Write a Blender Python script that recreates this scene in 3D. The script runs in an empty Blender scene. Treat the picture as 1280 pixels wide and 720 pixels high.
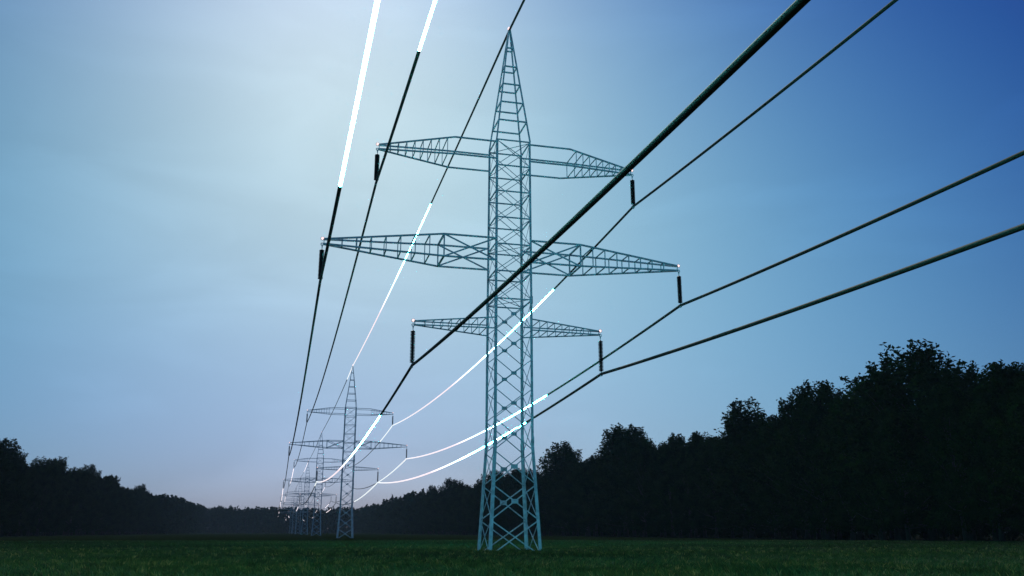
import bpy, math, random
import numpy as np
from mathutils import Vector

sc = bpy.context.scene
col = sc.collection
rng = np.random.default_rng(11)
random.seed(5)

# ------------------------------------------------------------------ helpers
def tag(o, label=None, cat=None, group=None, kind=None):
    if label: o['label'] = label
    if cat: o['category'] = cat
    if group: o['group'] = group
    if kind: o['kind'] = kind
    return o

def empty(name, loc=(0, 0, 0), rz=0.0, parent=None):
    o = bpy.data.objects.new(name, None)
    o.empty_display_size = 0.5
    o.location = loc; o.rotation_euler = (0, 0, rz)
    if parent: o.parent = parent
    col.objects.link(o)
    return o

class MB:
    """collects bars, tubes and lathes and links them as one mesh object"""
    def __init__(s): s.v = []; s.f = []; s.n = 0
    def add(s, v, f):
        s.v.extend(v); s.f.extend([tuple(i + s.n for i in q) for q in f]); s.n += len(v)
    def bar(s, a, b, w, t=None, ref=None):
        a = Vector(a); b = Vector(b); t = t or w
        d = (b - a)
        if d.length < 1e-6: return
        d.normalize()
        up = Vector(ref) if ref else Vector((0, 0, 1))
        if abs(d.dot(up)) > .97: up = Vector((0, 1, 0)) if abs(d.y) < .9 else Vector((1, 0, 0))
        x = d.cross(up).normalized() * (w / 2); y = d.cross(x).normalized() * (t / 2)
        v = [tuple(p + sx * x + sy * y) for p in (a, b) for sx, sy in ((-1, -1), (1, -1), (1, 1), (-1, 1))]
        s.add(v, [(0, 1, 5, 4), (1, 2, 6, 5), (2, 3, 7, 6), (3, 0, 4, 7), (3, 2, 1, 0), (4, 5, 6, 7)])
    def angle(s, a, b, w, th, inx, iny):
        """an L section: two flanges running inwards along inx and iny from the corner line a-b"""
        a = Vector(a); b = Vector(b); X = Vector(inx); Y = Vector(iny)
        prof = [(0, 0), (w, 0), (w, th), (th, th), (th, w), (0, w)]
        v = [tuple(p + X * q[0] + Y * q[1]) for p in (a, b) for q in prof]
        n = 6
        f = [(i, (i + 1) % n, n + (i + 1) % n, n + i) for i in range(n)]
        f += [(3, 2, 1, 0), (5, 4, 3, 0), (6, 7, 8, 9), (6, 9, 10, 11)]
        s.add(v, f)
    def tube(s, pts, r, seg=10, caps=True):
        pts = [Vector(p) for p in pts]; n = len(pts); rr = r if hasattr(r, '__len__') else [r] * n
        v = []; f = []
        for i, p in enumerate(pts):
            d = (pts[min(i + 1, n - 1)] - pts[max(i - 1, 0)]).normalized()
            up = Vector((0, 0, 1)) if abs(d.z) < .95 else Vector((1, 0, 0))
            x = d.cross(up).normalized(); y = x.cross(d).normalized()
            for k in range(seg):
                a = 2 * math.pi * k / seg
                v.append(tuple(p + x * (rr[i] * math.cos(a)) + y * (rr[i] * math.sin(a))))
        for i in range(n - 1):
            for k in range(seg):
                k2 = (k + 1) % seg
                f.append((i * seg + k, i * seg + k2, (i + 1) * seg + k2, (i + 1) * seg + k))
        if caps:
            f.append(tuple(reversed(range(seg)))); f.append(tuple(range((n - 1) * seg, n * seg)))
        s.add(v, f)
    def ring(s, c, R, r, axis='y', seg=16):
        v = []; f = []; m = 6
        c = Vector(c)
        for i in range(seg):
            a = 2 * math.pi * i / seg
            if axis == 'y': u = Vector((math.cos(a), 0, math.sin(a))); w = Vector((0, 1, 0))
            else: u = Vector((0, math.cos(a), math.sin(a))); w = Vector((1, 0, 0))
            for k in range(m):
                b = 2 * math.pi * k / m
                v.append(tuple(c + u * (R + r * math.cos(b)) + w * (r * math.sin(b))))
        for i in range(seg):
            for k in range(m):
                i2 = (i + 1) % seg; k2 = (k + 1) % m
                f.append((i * m + k, i * m + k2, i2 * m + k2, i2 * m + k))
        s.add(v, f)
    def ball(s, c, r, seg=14, rg=8):
        v = [(c[0], c[1], c[2] + r)]; f = []
        for i in range(1, rg):
            th = math.pi * i / rg
            for k in range(seg):
                a = 2 * math.pi * k / seg
                v.append((c[0] + r * math.sin(th) * math.cos(a), c[1] + r * math.sin(th) * math.sin(a), c[2] + r * math.cos(th)))
        v.append((c[0], c[1], c[2] - r)); L = len(v) - 1
        for k in range(seg): f.append((0, 1 + k, 1 + (k + 1) % seg))
        for i in range(rg - 2):
            for k in range(seg):
                a = 1 + i * seg + k; b = 1 + i * seg + (k + 1) % seg
                f.append((a, a + seg, b + seg, b))
        for k in range(seg): f.append((L, 1 + (rg - 2) * seg + (k + 1) % seg, 1 + (rg - 2) * seg + k))
        s.add(v, f)
    def box(s, c, sz):
        x, y, z = c; a, b, h = sz[0] / 2, sz[1] / 2, sz[2] / 2
        v = [(x + i * a, y + j * b, z + k * h) for k in (-1, 1) for i, j in ((-1, -1), (1, -1), (1, 1), (-1, 1))]
        s.add(v, [(3, 2, 1, 0), (4, 5, 6, 7), (0, 1, 5, 4), (1, 2, 6, 5), (2, 3, 7, 6), (3, 0, 4, 7)])
    def build(s, name, mat, parent=None, smooth=False):
        me = bpy.data.meshes.new(name); me.from_pydata(s.v, [], s.f)
        if mat: me.materials.append(mat)
        if smooth: me.polygons.foreach_set('use_smooth', [True] * len(me.polygons))
        me.update()
        o = bpy.data.objects.new(name, me); col.objects.link(o)
        if parent: o.parent = parent
        return o

def np_mesh(name, V, corner, starts, totals, mats, mi=None, parent=None):
    me = bpy.data.meshes.new(name)
    me.vertices.add(len(V)); me.vertices.foreach_set('co', np.asarray(V, np.float32).ravel())
    me.loops.add(len(corner)); me.loops.foreach_set('vertex_index', np.asarray(corner, np.int32))
    me.polygons.add(len(starts)); me.polygons.foreach_set('loop_start', np.asarray(starts, np.int32))
    try: me.polygons.foreach_set('loop_total', np.asarray(totals, np.int32))
    except Exception: pass
    for m in mats: me.materials.append(m)
    if mi is not None: me.polygons.foreach_set('material_index', np.asarray(mi, np.int32))
    me.update(calc_edges=True)
    return me

def copy_tree(o, parent=None):
    c = o.copy(); col.objects.link(c); c.parent = parent
    for ch in list(o.children): copy_tree(ch, c)
    return c

# ------------------------------------------------------------------ materials
def mat(name, base, rough=.6, metal=0.0, var=.25, scale=6.0, bump=0.0, base2=None, spec=.5, bscale=None):
    m = bpy.data.materials.new(name); m.use_nodes = True
    nt = m.node_tree; N = nt.nodes; Lk = nt.links
    b = N['Principled BSDF']
    b.inputs['Roughness'].default_value = rough; b.inputs['Metallic'].default_value = metal
    b.inputs['Specular IOR Level'].default_value = spec
    tc = N.new('ShaderNodeTexCoord'); no = N.new('ShaderNodeTexNoise'); no.inputs['Scale'].default_value = scale
    no.inputs['Detail'].default_value = 5
    Lk.new(tc.outputs['Object'], no.inputs['Vector'])
    r = N.new('ShaderNodeValToRGB')
    c0 = [max(0, x * (1 - var)) for x in base]; c1 = list(base2) if base2 else [min(1, x * (1 + var)) for x in base]
    r.color_ramp.elements[0].position = .35; r.color_ramp.elements[1].position = .65
    r.color_ramp.elements[0].color = (*c0, 1); r.color_ramp.elements[1].color = (*c1, 1)
    Lk.new(no.outputs['Fac'], r.inputs['Fac']); Lk.new(r.outputs['Color'], b.inputs['Base Color'])
    if bump:
        bp = N.new('ShaderNodeBump'); bp.inputs['Strength'].default_value = bump
        n2 = N.new('ShaderNodeTexNoise'); n2.inputs['Scale'].default_value = bscale or scale * 3
        n2.inputs['Detail'].default_value = 6
        Lk.new(tc.outputs['Object'], n2.inputs['Vector'])
        Lk.new(n2.outputs['Fac'], bp.inputs['Height']); Lk.new(bp.outputs['Normal'], b.inputs['Normal'])
    return m

def emis(name, rgb, strength):
    m = bpy.data.materials.new(name); m.use_nodes = True
    b = m.node_tree.nodes['Principled BSDF']
    b.inputs['Base Color'].default_value = (.8, .8, .8, 1)
    b.inputs['Emission Color'].default_value = (*rgb, 1); b.inputs['Emission Strength'].default_value = strength
    return m

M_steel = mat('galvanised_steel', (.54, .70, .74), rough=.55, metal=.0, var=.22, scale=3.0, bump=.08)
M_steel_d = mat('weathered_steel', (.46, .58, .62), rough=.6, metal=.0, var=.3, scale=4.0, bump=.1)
M_ins = mat('dark_glazed_porcelain', (.006, .007, .010), rough=.35, var=.2)
M_cable = mat('dark_cable_sheath', (.034, .038, .024), rough=.7, metal=.0, var=.02, scale=.8, spec=.3)
M_lamp = emis('lit_warning_lamp', (1.0, .60, .56), 1.7)
M_lamp.cycles.emission_sampling = 'NONE'
M_leaf = mat('leaf_green', (.016, .031, .008), rough=.95, var=.35, scale=.35, base2=(.023, .044, .010), spec=.0)
M_bark = mat('dark_bark', (.016, .014, .011), rough=.9, var=.35, scale=2.5, bump=.5)
M_ground = mat('field_soil_and_turf', (.010, .018, .006), rough=.95, var=.45, scale=.6, bump=.6, base2=(.015, .028, .009), spec=.0, bscale=9)
M_forest = mat('leaf_litter_under_wood', (.020, .022, .014), rough=.95, var=.4, scale=1.2, bump=.4, spec=.0)

def grass_mat():
    m = bpy.data.materials.new('grass_blades'); m.use_nodes = True
    nt = m.node_tree; N = nt.nodes; Lk = nt.links; b = N['Principled BSDF']
    b.inputs['Roughness'].default_value = .6; b.inputs['Specular IOR Level'].default_value = .15
    at = N.new('ShaderNodeAttribute'); at.attribute_name = 'tint'
    r = N.new('ShaderNodeValToRGB'); e = r.color_ramp.elements
    e[0].position = 0; e[0].color = (.009, .025, .007, 1)
    e[1].position = .72; e[1].color = (.036, .092, .024, 1)
    x = e.new(.93); x.color = (.095, .14, .038, 1)
    x = e.new(1.0); x.color = (.27, .26, .10, 1)
    Lk.new(at.outputs['Fac'], r.inputs['Fac']); Lk.new(r.outputs['Color'], b.inputs['Base Color'])
    tr = N.new('ShaderNodeBsdfTranslucent'); Lk.new(r.outputs['Color'], tr.inputs['Color'])
    mx = N.new('ShaderNodeMixShader'); mx.inputs['Fac'].default_value = .45
    Lk.new(b.outputs[0], mx.inputs[1]); Lk.new(tr.outputs[0], mx.inputs[2])
    Lk.new(mx.outputs[0], N['Material Output'].inputs['Surface'])
    return m
M_grass = grass_mat()

def pulse_mat():
    m = bpy.data.materials.new('glowing_cable_light'); m.use_nodes = True
    nt = m.node_tree; N = nt.nodes; Lk = nt.links; b = N['Principled BSDF']
    b.inputs['Base Color'].default_value = (.5, .5, .5, 1)
    at = N.new('ShaderNodeAttribute'); at.attribute_name = 'along'
    r = N.new('ShaderNodeValToRGB'); e = r.color_ramp.elements
    e[0].position = 0; e[0].color = (.06, .90, .96, 1)
    e[1].position = 1; e[1].color = (.32, .95, 1.0, 1)
    e[1].color = (.93, 1.0, 1.0, 1)
    x = e.new(.16); x.color = (.12, .92, .97, 1)
    x = e.new(.26); x.color = (.6, .93, .97, 1)
    x = e.new(.38); x.color = (1.0, .80, .84, 1)
    x = e.new(.75); x.color = (1.0, .87, .89, 1)
    Lk.new(at.outputs['Fac'], r.inputs['Fac']); Lk.new(r.outputs['Color'], b.inputs['Emission Color'])
    s = N.new('ShaderNodeValToRGB'); e = s.color_ramp.elements
    e[0].position = .08; e[0].color = (1, 1, 1, 1); e[1].position = .42; e[1].color = (.0085, .0085, .0085, 1)
    x = e.new(.14); x.color = (.30, .30, .30, 1); x = e.new(.26); x.color = (.025, .025, .025, 1)
    ml = N.new('ShaderNodeMath'); ml.operation = 'MULTIPLY'; ml.inputs[1].default_value = 130.0
    Lk.new(at.outputs['Fac'], s.inputs['Fac']); Lk.new(s.outputs['Color'], ml.inputs[0])
    Lk.new(ml.outputs[0], b.inputs['Emission Strength'])
    return m
M_pulse = pulse_mat()
M_pulse_far = emis('glowing_cable_light_far', (1.0, .88, .92), 1.6)
M_pulse_far.cycles.emission_sampling = 'NONE'

# ------------------------------------------------------------------ line geometry (metres)
AZ = -.2504
Ldir = Vector((math.sin(AZ), math.cos(AZ), 0)); Rdir = Vector((math.cos(AZ), -math.sin(AZ), 0))
P1 = Vector((-.19, 58.02, 0)); SPAN = 140.8
NPYL = 7

# ------------------------------------------------------------------ pylon
GZ = -.18
PROF = [(-.7, 1.67), (0, 1.63), (6.6, 1.26), (15.8, 1.235), (27.1, 1.19), (36.35, .05)]
def hw(z):
    for (z0, w0), (z1, w1) in zip(PROF, PROF[1:]):
        if z <= z1: return w0 + (w1 - w0) * (z - z0) / (z1 - z0)
    return PROF[-1][1]
def cr(sx, sy, z): w = hw(z); return (sx * w, sy * w, z)

def make_pylon():
    root = empty('electricity_pylon')
    # four legs: steel angle sections
    for sx, sy in ((-1, -1), (1, -1), (1, 1), (-1, 1)):
        m = MB()
        for z0, z1, w in ((-.6, 6.6, .20), (6.6, 15.8, .165), (15.8, 27.1, .145)):
            a = cr(sx, sy, z0); b = cr(sx, sy, z1)
            o = .5 * w * 0
            m.angle((a[0] + sx * .03, a[1] + sy * .03, z0), (b[0] + sx * .03, b[1] + sy * .03, z1), w, .035, (-sx, 0, 0), (0, -sy, 0))
        for z in (6.6, 15.8):                                   # splice plates
            a = cr(sx, sy, z)
            m.box((a[0] - sx * .05, a[1] + sy * .045, z), (.17, .03, .5)); m.box((a[0] + sx * .045, a[1] - sy * .05, z), (.03, .17, .5))
        m.build('leg', M_steel, root)
    # bracing, one mesh per face
    low = [15.8, 13.78, 11.83, 9.9, 7.97, 5.96, 3.87, 1.72, -.42]
    up = [27.1 - i * 1.883 for i in range(7)]
    faces = [((-1, -1), (1, -1), (0, -1)), ((-1, 1), (1, 1), (0, 1)), ((-1, -1), (-1, 1), (-1, 0)), ((1, -1), (1, 1), (1, 0))]
    for fi, (A, B, nrm) in enumerate(faces):
        m = MB(); n = Vector((*nrm, 0))
        for z0, z1 in zip(up, up[1:]):
            for k, (a, b) in enumerate(((A, B), (B, A))):
                off = n * (-.02 - .03 * k)
                m.bar(Vector(cr(*a, z0)) + off, Vector(cr(*b, z1)) + off, .045, .02, ref=n)
        for z in up: m.bar(cr(*A, z), cr(*B, z), .085, .07, ref=n)
        for j, (z0, z1) in enumerate(zip(low, low[1:])):
            w = .052 if j < 4 else (.062 if j < 6 else .075)
            for k, (a, b) in enumerate(((A, B), (B, A))):
                off = n * (-.02 - .03 * k)
                m.bar(Vector(cr(*a, z0)) + off, Vector(cr(*b, z1)) + off, w, .025, ref=n)
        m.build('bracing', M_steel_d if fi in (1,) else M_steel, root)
        if fi < 2:
            for j, (z0, z1) in enumerate(zip(low[:-1], low[1:-1])):
                zc = (z0 * hw(z1) + z1 * hw(z0)) / (hw(z0) + hw(z1)); g = MB(); y = nrm[1] * (hw(zc) + .012)
                s = .36 if j < 5 else .44
                g.box((0, y, zc), (s, .03, s * .62))
                for bx in (-.11, .11):
                    for bz in (-.06, .06): g.box((bx, y + nrm[1] * .02, zc + bz), (.035, .025, .035))
                g.build('gusset_plate', M_steel, root)
    # plan bracing in the body
    for z in (27.06, 19.6, 15.86):
        m = MB()
        m.bar(cr(-1, -1, z), cr(1, 1, z), .05, .03); m.bar(cr(1, -1, z - .025), cr(-1, 1, z - .025), .05, .03)
        m.build('plan_bracing', M_steel, root)
    # peak
    m = MB()
    for sx, sy in ((-1, -1), (1, -1), (1, 1), (-1, 1)):
        m.bar(cr(sx, sy, 27.1), cr(sx, sy, 36.33), .095, .095)
    for z in (34.8, 33.2, 31.7, 30.2, 28.7):
        for A, B, n in faces:
            m.bar(cr(*A, z), cr(*B, z), .10, .075, ref=(*n, 0))
    m.box((0, 0, 36.33), (.2, .2, .12))
    pk = m.build('peak', M_steel, root)
    lm = MB(); lm.ball((0, 0, 36.52), .13); lm.build('warning_light', M_lamp, pk, True)
    # cross arms
    def arm(side, reach, z0, z1, zt0, zt1, knee, st0, step, xbrace, cw, pw):
        m = MB(); zm = (z0 + z1) / 2
        root_w = hw(zm); x_tip = reach - .12; tw = .07
        def sec(x):                                             # half width and heights at lateral x
            if knee and x < knee: return root_w, z0, z1
            xs = knee if knee else root_w
            t = (x - xs) / (x_tip - xs)
            return root_w + (tw - root_w) * t, z0 + (zt0 - z0) * t, z1 + (zt1 - z1) * t
        brk = [root_w - .02] + ([knee] if knee else []) + [x_tip]
        for sy in (-1, 1):
            for k in (1, 2):
                for xa, xb in zip(brk, brk[1:]):
                    a = sec(xa); b = sec(xb)
                    m.bar((side * xa, sy * a[0], a[k]), (side * xb, sy * b[0], b[k]), cw, cw)
            if xbrace:
                a = sec(root_w); b = sec(knee)
                m.bar((side * root_w, sy * a[0] * .99, a[1]), (side * knee, sy * b[0] * .99, b[2]), .10, .05, ref=(0, 1, 0))
                m.bar((side * root_w, sy * a[0] * .95, a[2]), (side * knee, sy * b[0] * .95, b[1]), .10, .05, ref=(0, 1, 0))
        x = st0; first = True
        while x < x_tip - .25:
            w, za, zb = sec(x); q = pw * (1.5 if (first and xbrace) else 1)
            for sy in (-1, 1): m.bar((side * x, sy * w, za), (side * x, sy * w, zb), q, q * .6, ref=(1, 0, 0))
            for z in (za, zb): m.bar((side * x, -w, z), (side * x, w, z), q, q * .6)
            x += step; first = False
        # tip: two stubs with shackle rings
        for z in (zt1, zt0): m.bar((side * (x_tip - .03), 0, z), (side * (reach - .02), 0, z), .10, .06)
        m.bar((side * (x_tip + .02), 0, zt0), (side * (x_tip + .02), 0, zt1), .05, .05)
        m.ring((side * reach, 0, zt1 + .03), .105, .022, 'y'); m.ring((side * reach, 0, zt0 - .02), .085, .028, 'y')
        o = m.build('crossarm', M_steel, root)
        lm = MB(); lm.ball((side * (reach + .0), 0, zt1 + .04), .085, 12, 7); lm.build('warning_light', M_lamp, o, True)
        # insulator string: hanger, cap, stacked sheds, clamp
        g = MB(); zt = zt0 - .08; X = side * reach
        ztop = zt0 - .42; zw = WZ[round(reach)]; zbot = zw + .16; n = 22; prof = []
        hg = MB(); hg.tube([(X, 0, zt + .02), (X, 0, ztop)], .022, 8); hg.box((X, 0, zt - .1), (.07, .05, .12))
        h = (ztop - zbot) / n
        for i in range(n):
            zc = ztop - i * h; r = .168
            prof += [(zc, .06), (zc - .12 * h, r * .8), (zc - .35 * h, r), (zc - .5 * h, r * .98), (zc - .62 * h, .075)]
        prof.append((zbot, .05))
        g.tube([(X, 0, ztop + .05)] + [(X, 0, a) for a, _ in prof], [.05] + [b for _, b in prof], 16)
        so = g.build('insulator_string', M_ins, o, True)
        hg.build('hanger', M_steel_d, o)
        hg = MB(); hg.tube([(X, 0, zbot + .01), (X, 0, zw + .06)], .03, 8)
        hg.box((X, 0, zw + .03), (.12, .42, .10)); hg.box((X, 0, zw - .07), (.10, .26, .14))
        hg.build('suspension_clamp', M_steel_d, o)
    for s in (-1, 1):
        arm(s, 9.18, 25.68, 26.92, 25.98, 26.30, 4.1, 4.58, .535, False, .095, .065)
        arm(s, 12.46, 18.40, 19.92, 18.98, 19.31, 4.70, 4.70, .93, True, .105, .085)
        arm(s, 6.41, 13.77, 14.50, 13.97, 14.22, None, 1.80, .55, False, .075, .055)
    return root
WZ = {9: 23.55, 12: 16.43, 6: 11.29}

pyl = make_pylon()
PL = ['tall pale steel lattice pylon nearest the camera, standing in the grass in full view',
      'second lattice pylon down the line, its pointed tip under the glowing top cable',
      'third lattice pylon down the line, behind the left arms of the second one',
      'fourth lattice pylon down the line, thin and hazy between nearer pylons',
      'fifth lattice pylon down the line, faint in front of the far wood',
      'sixth lattice pylon down the line, tiny and only just rising over the far wood',
      'last and smallest lattice pylon at the far end of the line by the wood']
pylons = []
for i in range(NPYL):
    o = pyl if i == 0 else copy_tree(pyl)
    o.location = P1 + Ldir * (SPAN * i)
    o.rotation_euler = (0, 0, -AZ)
    tag(o, PL[i], 'pylon', 'lattice pylons carrying the power line')
    pylons.append(o)

# ------------------------------------------------------------------ cables
#  name: lateral, height at clamp, sag, radius, glow stretches in metres along the line from the first pylon, label
CAB = [
 (0,      36.40, .9, .08, [(35, 157), (430, 500)], 'topmost cable running over the pointed tips of the pylons, dark above the nearest tip'),
 (-9.18,  23.55, 2.1, .082, [(-150, -19.3), (284, 352), (560, 610), (800, 830)], 'cable hung from the top left arms, second from left to leave the top edge'),
 (9.18,   23.55, 2.1, .082, [(19.5, 166), (425, 470), (700, 740)], 'cable under the top right arms, crossing the upper right sky to the top edge'),
 (-12.46, 16.43, 2.2, .085, [(-150, -19.7), (284, 352), (430, 470), (600, 640), (760, 800)], 'leftmost cable, hung from the middle left arms, broad white glow at the top edge'),
 (12.46,  16.43, 2.2, .095, [(33, 196), (440, 480), (580, 615), (860, 890)], 'cable kinked at the middle right insulator, upper of two leaving through the right edge'),
 (-6.41,  11.29, 2.2, .088, [(17.8, 149), (300, 330), (520, 560), (700, 720)], 'thickest dark cable, passing overhead from the lower left insulator to the upper right'),
 (6.41,   11.29, 2.2, .093, [(19.2, 200), (310, 345), (470, 500), (650, 690)], 'cable under the low right arm, lower of two leaving through the right edge'),
]
def cpt(a, z, sag, s):
    n = math.floor(s / SPAN); u = s / SPAN - n
    p = P1 + Rdir * a + Ldir * s
    return Vector((p.x, p.y, z - 4 * sag * u * (1 - u)))
SEND = SPAN * (NPYL - 1) + 1.0
def samples(a, b):
    s = a; out = [a]
    while s < b - 1e-6:
        st = 1.5 if s < 60 else (3.5 if s < 300 else 8)
        nx = (math.floor(s / SPAN + 1e-6) + 1) * SPAN
        s = min(s + st, nx, b) if nx - s > .01 else min(s + st, b); out.append(s)
    return out
for a, z, sag, r, glows, label in CAB:
    m = MB(); pts = []; rad = []; cur = -140                 # one cable; only a thin core inside the glowing jackets
    for g0, g1 in list(glows) + [(SEND, SEND)]:
        g0 = max(g0, -140)
        if g0 - cur > .5:
            S = samples(cur, g0); pts += [cpt(a, z, sag, q) for q in S]; rad += [r] * len(S)
        if g1 < SEND:
            S = samples(g0 + .02, g1 - .02); pts += [cpt(a, z, sag, q) for q in S]; rad += [r * .3] * len(S)
        cur = g1
    m.tube(pts, rad, 28)
    c = m.build('power_cable', M_cable, None, True)
    tag(c, label, 'power cable', 'cables of the power line')
    for g0, g1 in glows:
        g0 = max(g0, -139.5); g1 = min(g1, SEND - .5)
        S = samples(g0, g1)
        if g0 < 0: S = list(np.linspace(g0, g1, 15))
        m = MB(); R = r * (.80 if g0 < 0 else .62) if g0 < 250 else .085
        SG = 10 if g0 < 250 else 6
        if 0 < g0 < 250: R = [r * (.62 + .5 * min(1, (q - g0) / 60)) for q in S]
        m.tube([cpt(a, z, sag, s) for s in S], R, SG)
        o = m.build('glowing_section', M_pulse if g0 < 250 else M_pulse_far, c, True)
        t = np.repeat(np.array([(s - g0) / 122 for s in S]), SG)
        if g0 < 0: t = np.full(len(t), .11)
        if g0 > 250: t = .5 + .2 * t
        if len(S) * SG == len(o.data.vertices):
            at = o.data.attributes.new('along', 'FLOAT', 'POINT'); at.data.foreach_set('value', np.clip(t, 0, 1).astype(np.float32))

# ------------------------------------------------------------------ ground
def ground():
    V = []; F = []; xs = np.concatenate([np.linspace(-1500, -150, 10), np.linspace(-120, 150, 28), np.linspace(200, 1500, 10)])
    ys = np.concatenate([np.linspace(-400, -20, 8), np.linspace(0, 200, 41), np.linspace(240, 1700, 20)])
    for y in ys:
        for x in xs: V.append((x, y, GZ))
    nx = len(xs)
    for j in range(len(ys) - 1):
        for i in range(nx - 1):
            a = j * nx + i; F.append((a, a + 1, a + nx + 1, a + nx))
    me = bpy.data.meshes.new('ground'); me.from_pydata(V, [], F); me.materials.append(M_ground); me.update()
    o = bpy.data.objects.new('ground', me); col.objects.link(o); tag(o, kind='structure'); return o
ground()

def to_world(A, s):        # lateral A right of the camera's own parallel to the line, s metres along
    p = Rdir * A + Ldir * s
    return p.x, p.y

# woodland floor strips (darker litter)
WR = 88.0; WL = -73.0; WF = 985.0
def strip(name, pts):
    me = bpy.data.meshes.new(name); V = [(*to_world(a, s), GZ + .004) for a, s in pts]
    me.from_pydata(V, [], [tuple(range(len(V)))]); me.materials.append(M_forest); me.update()
    o = bpy.data.objects.new(name, me); col.objects.link(o); tag(o, kind='structure')
strip('woodland_floor', [(WR - 3, -60), (WR + 150, -60), (WR + 150, WF + 120), (WR - 3, WF + 120)])
strip('woodland_floor', [(WL - 150, -60), (WL + 3, -60), (WL + 3, WF + 120), (WL - 150, WF + 120)])

# ------------------------------------------------------------------ grass
def grass():
    P = []; Hh = []; Wd = []; tuft = []
    half = math.radians(33)
    for r0, r1, dens, h, w in ((7, 15, 60, .20, .012), (15, 22, 420, .20, .018), (22, 32, 240, .20, .024), (32, 48, 120, .20, .032), (48, 75, 42, .20, .045), (75, 135, 13, .20, .07)):
        area = (r1 * r1 - r0 * r0) * half; n = int(area * dens)
        r = np.sqrt(rng.uniform(r0 * r0, r1 * r1, n)); a = rng.uniform(-half, half, n)
        x = r * np.sin(a); y = r * np.cos(a)
        P.append(np.stack([x, y], 1))
        # taller and shorter patches
        k = .72 + .28 * (np.sin(x * .9 + 1.3 * np.sin(y * .37)) * np.sin(y * .71 + 1.7 * np.sin(x * .31))) + rng.normal(0, .16, n)
        Hh.append(h * np.clip(k, .35, 1.6)); Wd.append(w * rng.uniform(.7, 1.3, n))
    for r0, r1, nt_, per, h, w in ((15, 24, 2600, 9, .29, .020), (24, 40, 3600, 8, .28, .028), (40, 70, 3600, 7, .26, .042)):     # taller tufts
        r = np.sqrt(rng.uniform(r0 * r0, r1 * r1, nt_)); a = rng.uniform(-half, half, nt_)
        x = np.repeat(r * np.sin(a), per) + rng.normal(0, .06, nt_ * per); y = np.repeat(r * np.cos(a), per) + rng.normal(0, .06, nt_ * per)
        P.append(np.stack([x, y], 1)); Hh.append(h * np.repeat(rng.uniform(.6, 1.15, nt_), per) * rng.uniform(.7, 1.1, nt_ * per)); Wd.append(np.full(nt_ * per, w))
        tuft.append(np.repeat(rng.uniform(.45, .95, nt_), per))
    nb = sum(len(q) for q in P) - sum(len(q) for q in tuft); tuft = np.concatenate(tuft)
    P = np.concatenate(P); Hh = np.concatenate(Hh); Wd = np.concatenate(Wd); n = len(P)
    # clump the blades a little
    ang = rng.uniform(0, 2 * np.pi, n); lean = rng.uniform(.15, .95, n) * Hh
    la = rng.uniform(0, 2 * np.pi, n) * .6 + 1.2 * np.sin(P[:, 0] * .5) + P[:, 1] * .3
    dx, dy = np.cos(ang) * Wd / 2, np.sin(ang) * Wd / 2
    lx, ly = np.cos(la) * lean, np.sin(la) * lean
    V = np.zeros((n, 5, 3), np.float32)
    x, y = P[:, 0], P[:, 1]
    V[:, 0] = np.stack([x - dx, y - dy, np.full(n, -.01)], 1); V[:, 1] = np.stack([x + dx, y + dy, np.full(n, -.01)], 1)
    V[:, 2] = np.stack([x + dx * .8 + lx * .35, y + dy * .8 + ly * .35, Hh * .62], 1)
    V[:, 3] = np.stack([x - dx * .8 + lx * .35, y - dy * .8 + ly * .35, Hh * .62], 1)
    V[:, 4] = np.stack([x + lx, y + ly, Hh * (1 - .25 * (lean / Hh) ** 2)], 1)
    V[:, :, 2] += GZ
    base = np.arange(n)[:, None] * 5
    corner = np.concatenate([base + np.array([[0, 1, 2, 3]]), base + np.array([[3, 2, 4]])], 1).ravel()
    starts = (np.arange(n)[:, None] * 7 + np.array([[0, 4]])).ravel(); tot = np.tile([4, 3], n)
    me = np_mesh('grass', V.reshape(-1, 3), corner, starts, tot, [M_grass])
    t = np.clip(rng.beta(2, 3.2, n) * .9 + .18 * np.sin(x * .13 + 2) * np.sin(y * .11), 0, .9)
    t[nb:] = np.clip(tuft + rng.normal(0, .06, n - nb), 0, .97)
    dry = rng.random(n) < .006; t[dry] = rng.uniform(.9, 1, dry.sum())
    at = me.attributes.new('tint', 'FLOAT', 'POINT'); at.data.foreach_set('value', np.repeat(t, 5).astype(np.float32))
    o = bpy.data.objects.new('grass', me); col.objects.link(o)
    tag(o, 'dark green meadow grass covering the field under the pylons', 'grass', kind='stuff')
grass()

# ------------------------------------------------------------------ trees
def leaf_quads(C, size, r):
    """random leaf sprays (small bent quads) round the given centres"""
    n = len(C)
    u = r.normal(size=(n, 3)); u /= np.linalg.norm(u, axis=1)[:, None]
    v = np.cross(u, r.normal(size=(n, 3))); v /= np.linalg.norm(v, axis=1)[:, None]
    s = size * r.uniform(.6, 1.4, (n, 1))
    a = u * s; b = v * s * .55
    V = np.stack([C - a, C + b * .9 - a * .1, C + a, C - b * .9 - a * .1], 1)
    return V.reshape(-1, 3)

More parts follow.
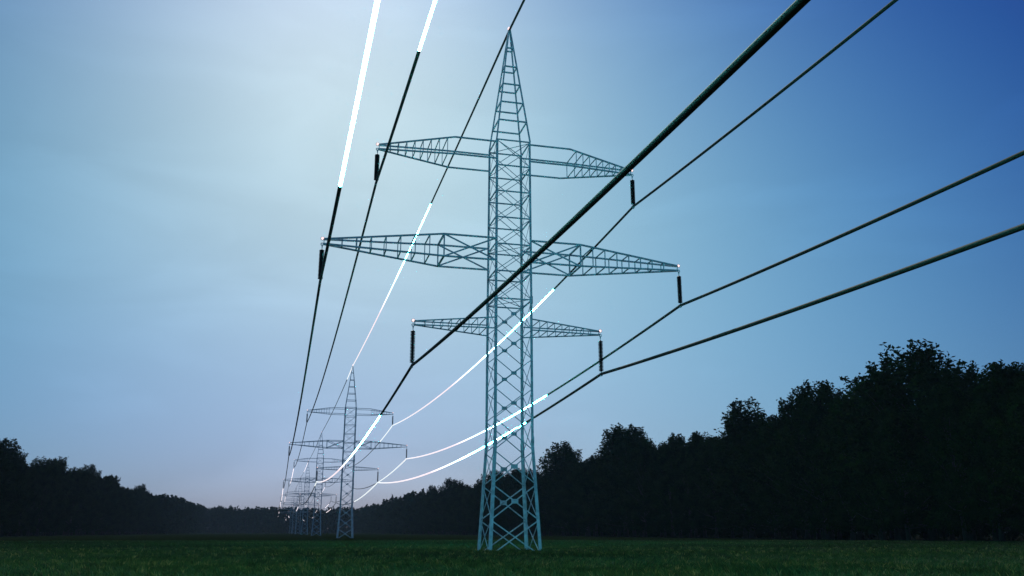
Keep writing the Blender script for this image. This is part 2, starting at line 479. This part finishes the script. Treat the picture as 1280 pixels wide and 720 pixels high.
def crown(H, R, base, r, nclump, nleaf, lsize, tight=1.0, top=1.0):
    """clumps at limb ends in an uneven envelope; returns leaf centres and limb tips"""
    tips = []; ctr = []
    lob = [(r.uniform(0, 2 * np.pi), r.uniform(.0, 1), r.uniform(.6, 1.35)) for _ in range(9)]
    for i in range(nclump):
        t = r.random() ** .8; z = base + (H - base) * t
        env = R * (np.sin(np.pi * np.clip(.16 + .80 * t, 0, 1)) ** .62) * top ** t
        a = r.uniform(0, 2 * np.pi)
        k = 1.0
        for la, lt, lw in lob:
            d = math.exp(-((math.cos(a - la) - 1) ** 2 * 3 + (t - lt) ** 2 * 12)); k += (lw - 1) * d
        rad = env * k * (r.random() ** .38)
        tips.append((rad * math.cos(a), rad * math.sin(a), z))
    tips = np.array(tips)
    out = []
    for p in tips:
        q = p - np.array([0, 0, base + (p[2] - base) * .45]); q /= np.linalg.norm(q) + 1e-6
        ln = r.uniform(1.1, 2.3) * tight; wd = r.uniform(.42, .72) * tight
        k = int(nleaf * r.uniform(.6, 1.4))
        al = r.uniform(-1.3, 1.25, (k, 1))                        # position along the spray, thinning to its tip
        g = np.clip(r.normal(size=(k, 3)), -1.7, 1.7) * wd * (1.05 - .55 * np.clip(al, 0, 1.3))
        out.append(p + g + q * al * ln)
    return np.concatenate(out), tips

def tree_mesh(seed, H, R, base, nclump, nleaf, lsize, limbs=26, top=1.0):
    r = np.random.default_rng(seed)
    C, tips = crown(H - 1.2, R, base, r, nclump, nleaf, lsize, top=top)
    # a few upright leader sprays to break the outline
    ex = []
    for _ in range(12):
        a = r.uniform(0, 6.28); q = R * .65 * r.random() ** .5
        zz = H * (1 - .22 * (q / R) ** 1.5) + r.uniform(-1.6, .6)
        k = int(nleaf * .6)
        al = r.uniform(-1.6, 1.0, (k, 1)); dr = np.array([[q * math.cos(a) * .07, q * math.sin(a) * .07, 1.0]]); wd = .62 - .22 * al
        ex.append(np.array([q * math.cos(a), q * math.sin(a), zz]) + dr * al + np.clip(r.normal(size=(k, 3)), -1.4, 1.4) * wd * .75)
    C = np.concatenate([C] + ex)
    V = leaf_quads(C, lsize, r); n = len(C)
    corner = np.arange(4 * n); starts = np.arange(n) * 4
    cm = np_mesh('crown', V, corner, starts, np.full(n, 4), [M_leaf])
    # trunk and limbs
    m = MB(); pts = []; rad = []
    for i in range(9):
        t = i / 8; pts.append((.35 * math.sin(3 * t + seed), .3 * math.sin(2.1 * t + 2 * seed) , H * .86 * t - .2)); rad.append(.34 * (1 - .86 * t) * (1.35 if i == 0 else 1) + .03)
    m.tube(pts, rad, 9)
    idx = r.permutation(len(tips))[:limbs]
    for j in idx:
        p = tips[j]; z0 = max(base * .8, p[2] * r.uniform(.5, .75)); t = z0 / (H * .86)
        s = Vector((.35 * math.sin(3 * t + seed), .3 * math.sin(2.1 * t + 2 * seed), z0)); e = Vector(p)
        mid = (s + e) / 2 + Vector((0, 0, -.6 + r.uniform(-.3, .5)))
        m.tube([s, mid, e], [.11, .07, .025], 5)
    return cm, m

def make_tree(kind, seed, H, R, base, nclump, nleaf, lsize, top=1.0):
    root = empty('broadleaf_tree')
    cm, m = tree_mesh(seed, H, R, base, nclump, nleaf, lsize, top=top)
    c = bpy.data.objects.new('crown', cm); col.objects.link(c); c.parent = root
    m.build('trunk', M_bark, root, True)
    return root

protos = [make_tree('a', 21, 25, 6.2, 2.4, 170, 95, .27), make_tree('b', 22, 25, 5.6, 2.0, 160, 95, .27, 1.05),
          make_tree('c', 23, 25, 6.6, 2.8, 180, 92, .27, .92), make_tree('d', 24, 25, 5.2, 2.2, 150, 98, .26, 1.1),
          make_tree('e', 25, 25, 6.0, 1.8, 170, 95, .27, .85)]
used = [False] * len(protos)
def plant(A, s, H, label, group, k=None, wid=1.0):
    k = random.randrange(len(protos)) if k is None else k
    if used[k]: o = copy_tree(protos[k])
    else: o = protos[k]; used[k] = True
    x, y = to_world(A, s); sc_ = H / 25.0
    o.location = (x, y, GZ); o.rotation_euler = (0, 0, random.uniform(0, 6.28))
    o.scale = (sc_ * wid, sc_ * wid, sc_)
    tag(o, label, 'tree', group)
    return o

# camera parameters, also used to find where an outstanding tree stands in the wood
F_PX = 1116.4; PITCH = .2669; EYE = 1.0
def ray(px, py):
    u = (px - 640) / F_PX; v = (360 - py) / F_PX
    d = Vector((u, math.cos(PITCH) - v * math.sin(PITCH), math.sin(PITCH) + v * math.cos(PITCH)))
    return d
def stand(px, py, A):
    """along-line distance and height of a tree top seen at px,py standing at lateral A"""
    d = ray(px, py); lat = d.x * Rdir.x + d.y * Rdir.y; al = d.x * Ldir.x + d.y * Ldir.y
    t = A / lat; return t * al, EYE + t * d.z

GR = 'dark broadleaf trees of the right hand wood'; GL = 'dark broadleaf trees of the left hand wood'
outs_r = [(1255, 458, WR + 4, 1.25, 'dark tree at the right edge of the picture, its crown cut off by the frame'),
          (1140, 438, WR + 4, 1.35, 'tallest dark tree of the right wood, its broad ragged crown standing above all others'),
          (1020, 478, WR + 3, 1.2, 'dark tree with narrow upright crown just left of the tallest tree'),
          (1083, 477, WR + 5, 1.2, 'dark tree against the left flank of the tallest tree in the right wood'),
          (930, 507, WR + 3, 1.45, 'round topped dark tree between two gaps in the right treeline'),
          (845, 546, WR + 5, 1.0, 'low dark tree right of the bushy crown, outermost of the middle of the right wood'),
          (780, 532, WR + 3, 1.4, 'bushy dark crown right of the nearest pylon, second rise in the treeline'),
          (702, 557, WR + 3, 1.25, 'first dark crown rising just right of the legs of the nearest pylon'),
          (620, 588, WR + 3, .95, 'dark tree seen through the legs of the nearest pylon'),
          (566, 600, WR + 2, 1.35, 'broad dark crown just left of the legs of the nearest pylon'),
          (540, 609, WR + 2, .9, 'dark tree left of the broad crown beside the nearest pylon'),
          (514, 616, WR + 2, .9, 'small dark crown under the sagging glowing cables')]
outs_l = [(10, 553, WL - 3, 1.1, 'tallest dark tree of the left wood, at the left edge of the picture'),
          (73, 574, WL - 3, 1.0, 'dark tree with a ragged double crown near the left edge'),
          (112, 584, WL - 3, 1.0, 'dark rounded crown after the first dip in the left treeline'),
          (140, 594, WL - 3, .9, 'small dark crown just right of the rounded crown in the left treeline'),
          (176, 607, WL - 3, .9, 'low dark crown halfway down the sloping left treeline'),
          (228, 624, WL - 3, .85, 'last small crown that stands out at the far end of the left treeline')]
nt = 0
taken = []
for outs, G in ((outs_r, GR), (outs_l, GL)):
    for px, py, A, wid, lb in outs:
        s, H = stand(px, py, A); plant(A, s, H, lb, G, wid=wid); nt += 1
        taken.append((A, s))
        for ds in (-6.3, 6.3):                                  # lower neighbours that shoulder it
            lab = 'dark leafy tree in the unbroken wood along the right of the field' if G == GR else 'dark leafy tree in the sloping wood along the left of the field'
            plant(A + random.uniform(-1, 2) * (1 if G == GR else -1), s + ds, H * random.uniform(.84, .9), lab, G, wid=1.15); nt += 1; taken.append((A, s + ds))
def rows(A0, sgn, s0, s1, step, base_h, label, G, ro=((0, 0.), (7, .5), (15, .2)), hvar=2.7):
    global nt
    for off, ph in ro:
        s = s0 + ph * step
        while s < s1:
            A = A0 + sgn * (off + random.uniform(-1.5, 1.5)); ss = s + random.uniform(-1.8, 1.8)
            h = base_h + random.uniform(-hvar, hvar) + .06 * off
            if all(math.hypot(A - a, ss - b) > 3.6 for a, b in taken):
                plant(A, ss, h, label, G, wid=random.uniform(.95, 1.2)); nt += 1
            s += step
rows(WR, 1, 30, 330, 8.2, 20.4, 'dark leafy tree in the unbroken wood along the right of the field', GR)
rows(WR, 1, 330, 560, 9.5, 21.3, 'dark leafy tree in the unbroken wood along the right of the field', GR, ro=((0, 0.), (8, .5)))
rows(WL, -1, 150, 420, 8.4, 21.5, 'dark leafy tree in the sloping wood along the left of the field', GL)
rows(WL, -1, 420, 620, 9.5, 21.5, 'dark leafy tree in the sloping wood along the left of the field', GL, ro=((0, 0.), (8, .5)))
print('trees', nt)

# the far wood: too many and too far to tell apart, one mass of crowns and trunks
def far_wood():
    r = np.random.default_rng(77); Cs = []; spots = []
    for s in np.arange(560, WF + 40, 9): spots += [(WR + r.uniform(-2, 3), s), (WR + 10 + r.uniform(-2, 3), s + 4)]
    for s in np.arange(620, WF + 40, 9): spots += [(WL - r.uniform(-2, 3), s), (WL - 10 - r.uniform(-2, 3), s + 4)]
    for a in np.arange(WL - 60, WR + 60, 8.5):
        spots += [(a, WF + r.uniform(-3, 3)), (a + 4, WF + 9), (a, WF + 20), (a + 3, WF + 32), (a, WF + 44)]
    m = MB()
    for A, s in spots:
        H = 24.5 + r.uniform(-2.2, 2.0); x, y = to_world(A + r.uniform(-1, 1), s)
        C, tips = crown(H - 1, 6.3, 1.6, r, 52, 17, .6)
        Cs.append(C + np.array([x, y, 0]))
        m.tube([(x, y, -.2), (x, y, H * .7)], [.35, .1], 5)
    for A, s in spots:                                        # bushes between the far trunks
        for k in range(2):
            x, y = to_world(A + r.uniform(-4, 4), s + 5 + r.uniform(-4, 4))
            Cs.append(np.array([x, y, 1.6]) + np.clip(r.normal(size=(60, 3)), -1.6, 1.6) * np.array([2.6, 2.6, .95]))
    C = np.concatenate(Cs); V = leaf_quads(C, 1.0, r); n = len(C)
    tv = np.array(m.v); nv = len(V)
    corner = list(np.arange(4 * n)); starts = list(np.arange(n) * 4); tot = [4] * n; mi = [0] * n
    p = 4 * n; extra = []
    for f in m.f:
        extra.extend([i + nv for i in f]); starts.append(p); p += len(f); tot.append(len(f)); mi.append(1)
    me = np_mesh('far_wood', np.concatenate([V, tv]), corner + extra, starts, tot, [M_leaf, M_bark], mi)
    o = bpy.data.objects.new('far_wood', me); col.objects.link(o)
    tag(o, 'far hazy wood closing the end of the field behind the distant pylons', 'wood', kind='stuff')
far_wood()

def undergrowth():
    """low bushes and saplings inside the edge of the near woods"""
    r = np.random.default_rng(5); Cs = []
    for s in np.arange(55, 600, 2.6):
        for k in range(2):
            A = WR + 9 + r.uniform(0, 14); x, y = to_world(A, s); h = r.uniform(1.5, 4.5)
            Cs.append(np.array([x, y, h * .5]) + r.normal(size=(70, 3)) * np.array([1.3, 1.3, h * .25]))
    for s in np.arange(150, 660, 3.2):
        for k in range(2):
            A = WL - 9 - r.uniform(0, 14); x, y = to_world(A, s); h = r.uniform(1.5, 4.5)
            Cs.append(np.array([x, y, h * .5]) + r.normal(size=(60, 3)) * np.array([1.4, 1.4, h * .25]))
    for s in np.arange(35, 600, 2.2):
        for k in range(2):
            A = WR + 24 + r.uniform(0, 22); x, y = to_world(A, s); h = r.uniform(3, 8)
            Cs.append(np.array([x, y, h * .5]) + r.normal(size=(70, 3)) * np.array([1.9, 1.9, h * .25]))
    C = np.concatenate(Cs); C[:, 2] = np.abs(C[:, 2]) - .1
    V = leaf_quads(C, .42, r); n = len(C)
    me = np_mesh('undergrowth', V, np.arange(4 * n), np.arange(n) * 4, np.full(n, 4), [M_leaf])
    o = bpy.data.objects.new('undergrowth', me); col.objects.link(o)
    tag(o, 'low dark bushes and saplings among the trunks along the wood edge', 'undergrowth', kind='stuff')
undergrowth()

# ------------------------------------------------------------------ haze
hb = MB(); hb.box((0, 650, 22), (3100, 2200, 48))
hz = hb.build('haze', None)
hm = bpy.data.materials.new('thin_evening_haze'); hm.use_nodes = True; nt_ = hm.node_tree
for n in list(nt_.nodes):
    if n.type != 'OUTPUT_MATERIAL': nt_.nodes.remove(n)
pv = nt_.nodes.new('ShaderNodeVolumePrincipled'); pv.inputs['Color'].default_value = (.50, .72, .92, 1)
pv.inputs['Density'].default_value = .000095; pv.inputs['Anisotropy'].default_value = .2
nt_.links.new(pv.outputs[0], nt_.nodes['Material Output'].inputs['Volume'])
hz.data.materials.append(hm)
tag(hz, 'thin bluish haze over the whole field', 'haze', kind='stuff')

# ------------------------------------------------------------------ sky and sun
SUN_EL = math.radians(42); SUN_AZ = math.radians(-13)
w = bpy.data.worlds.new('World'); sc.world = w; w.use_nodes = True
N = w.node_tree.nodes; Lk = w.node_tree.links
bg = N['Background']
sky = N.new('ShaderNodeTexSky'); sky.sky_type = 'NISHITA'; sky.sun_disc = False
sky.sun_elevation = SUN_EL; sky.sun_rotation = SUN_AZ
sky.air_density = 1.0; sky.dust_density = 1.0; sky.ozone_density = 3.0; sky.altitude = 200
# the air away from the sun is clearer and deeper blue: filter the sky's colour by direction
SKY_C = [( -0.8978, -0.7075, -0.1331 ),
         ( -0.0785, 0.3308, 0.0118 ),
         ( 5.3480, 5.1933, 1.2513 ),
         ( -1.6722, -0.5770, -0.4421 ),
         ( -6.4011, -5.7194, -0.4796 ),
         ( -2.1419, -1.4305, 0.4065 ),
         ( 0.5787, -0.9684, -0.2731 ),
         ( -7.6355, -5.3721, -0.9252 ),
         ( -2.9754, -2.8009, -1.8457 ),
         ( -1.7129, -0.7796, -0.9316 ),
         ( -0.2787, -0.7588, -1.0059 )]
USE_SKYFIX = True
if USE_SKYFIX:
    tc = N.new('ShaderNodeTexCoord'); sp = N.new('ShaderNodeSeparateXYZ'); Lk.new(tc.outputs['Generated'], sp.inputs[0])
    def mm(op, a, b=None):
        n = N.new('ShaderNodeMath'); n.operation = op
        for i, q in enumerate((a, b)):
            if q is None: continue
            if isinstance(q, (int, float)): n.inputs[i].default_value = q
            else: Lk.new(q, n.inputs[i])
        return n.outputs[0]
    x = mm('MINIMUM', mm('MAXIMUM', sp.outputs['X'], -.56), .56); z = mm('MINIMUM', mm('MAXIMUM', sp.outputs['Z'], -.02), .68)
    xx = mm('MULTIPLY', x, x); zz = mm('MULTIPLY', z, z); xz = mm('MULTIPLY', x, z)
    terms = [1.0, x, z, xx, zz, xz, mm('MULTIPLY', xx, x), mm('MULTIPLY', xx, z), mm('MULTIPLY', zz, z), mm('MULTIPLY', zz, x), mm('MULTIPLY', xx, xx)]
    # a few thin high streaks of cirrus
    mp = N.new('ShaderNodeMapping'); mp.inputs['Scale'].default_value = (2.2, 1.2, 7.0); mp.inputs['Rotation'].default_value = (.1, .25, 0)
    cn = N.new('ShaderNodeTexNoise'); cn.inputs['Scale'].default_value = 1.6; cn.inputs['Detail'].default_value = 5; cn.inputs['Distortion'].default_value = .6
    Lk.new(tc.outputs['Generated'], mp.inputs['Vector']); Lk.new(mp.outputs[0], cn.inputs['Vector'])
    cm_ = N.new('ShaderNodeMapRange'); cm_.inputs['From Min'].default_value = .48; cm_.inputs['From Max'].default_value = .78
    cm_.inputs['To Min'].default_value = -.02; cm_.inputs['To Max'].default_value = .10
    Lk.new(cn.outputs['Fac'], cm_.inputs['Value'])
    outs = []
    for ch in range(3):
        acc = None
        for t, c in zip(terms, SKY_C):
            v = c[ch] if isinstance(t, float) else mm('MULTIPLY', t, c[ch])
            acc = v if acc is None else mm('ADD', v, acc)
        acc = mm('ADD', acc, cm_.outputs[0])
        acc = mm('MINIMUM', mm('MAXIMUM', acc, -1.9), .35)
        outs.append(mm('POWER', math.e, acc))
    cb = N.new('ShaderNodeCombineXYZ')
    for i in range(3): Lk.new(outs[i], cb.inputs[i])
    vm = N.new('ShaderNodeVectorMath'); vm.operation = 'MULTIPLY'
    Lk.new(sky.outputs[0], vm.inputs[0]); Lk.new(cb.outputs[0], vm.inputs[1])
    Lk.new(vm.outputs[0], bg.inputs['Color'])
else:
    Lk.new(sky.outputs[0], bg.inputs['Color'])
bg.inputs['Strength'].default_value = .07

sl = bpy.data.lights.new('sun', 'SUN'); sl.energy = 1.5; sl.angle = math.radians(.53); sl.color = (1, .95, .88)
so = bpy.data.objects.new('sun', sl); col.objects.link(so)
d = Vector((math.sin(SUN_AZ) * math.cos(SUN_EL), math.cos(SUN_AZ) * math.cos(SUN_EL), math.sin(SUN_EL)))
so.rotation_euler = d.to_track_quat('Z', 'Y').to_euler(); so.location = (0, 0, 60)

# ------------------------------------------------------------------ camera
cd = bpy.data.cameras.new('camera'); cam = bpy.data.objects.new('camera', cd); col.objects.link(cam)
cd.sensor_width = 36; cd.lens = 36 * F_PX / 1280; cd.clip_start = .1; cd.clip_end = 6000
cam.location = (0, 0, EYE); cam.rotation_euler = (math.pi / 2 + PITCH, 0, 0)
sc.camera = cam
sc.view_settings.view_transform = 'Standard'; sc.view_settings.look = 'None'; sc.view_settings.gamma = 1
sc.view_settings.exposure = 0
sc.render.engine = 'CYCLES'
sc.cycles.volume_max_steps = 64
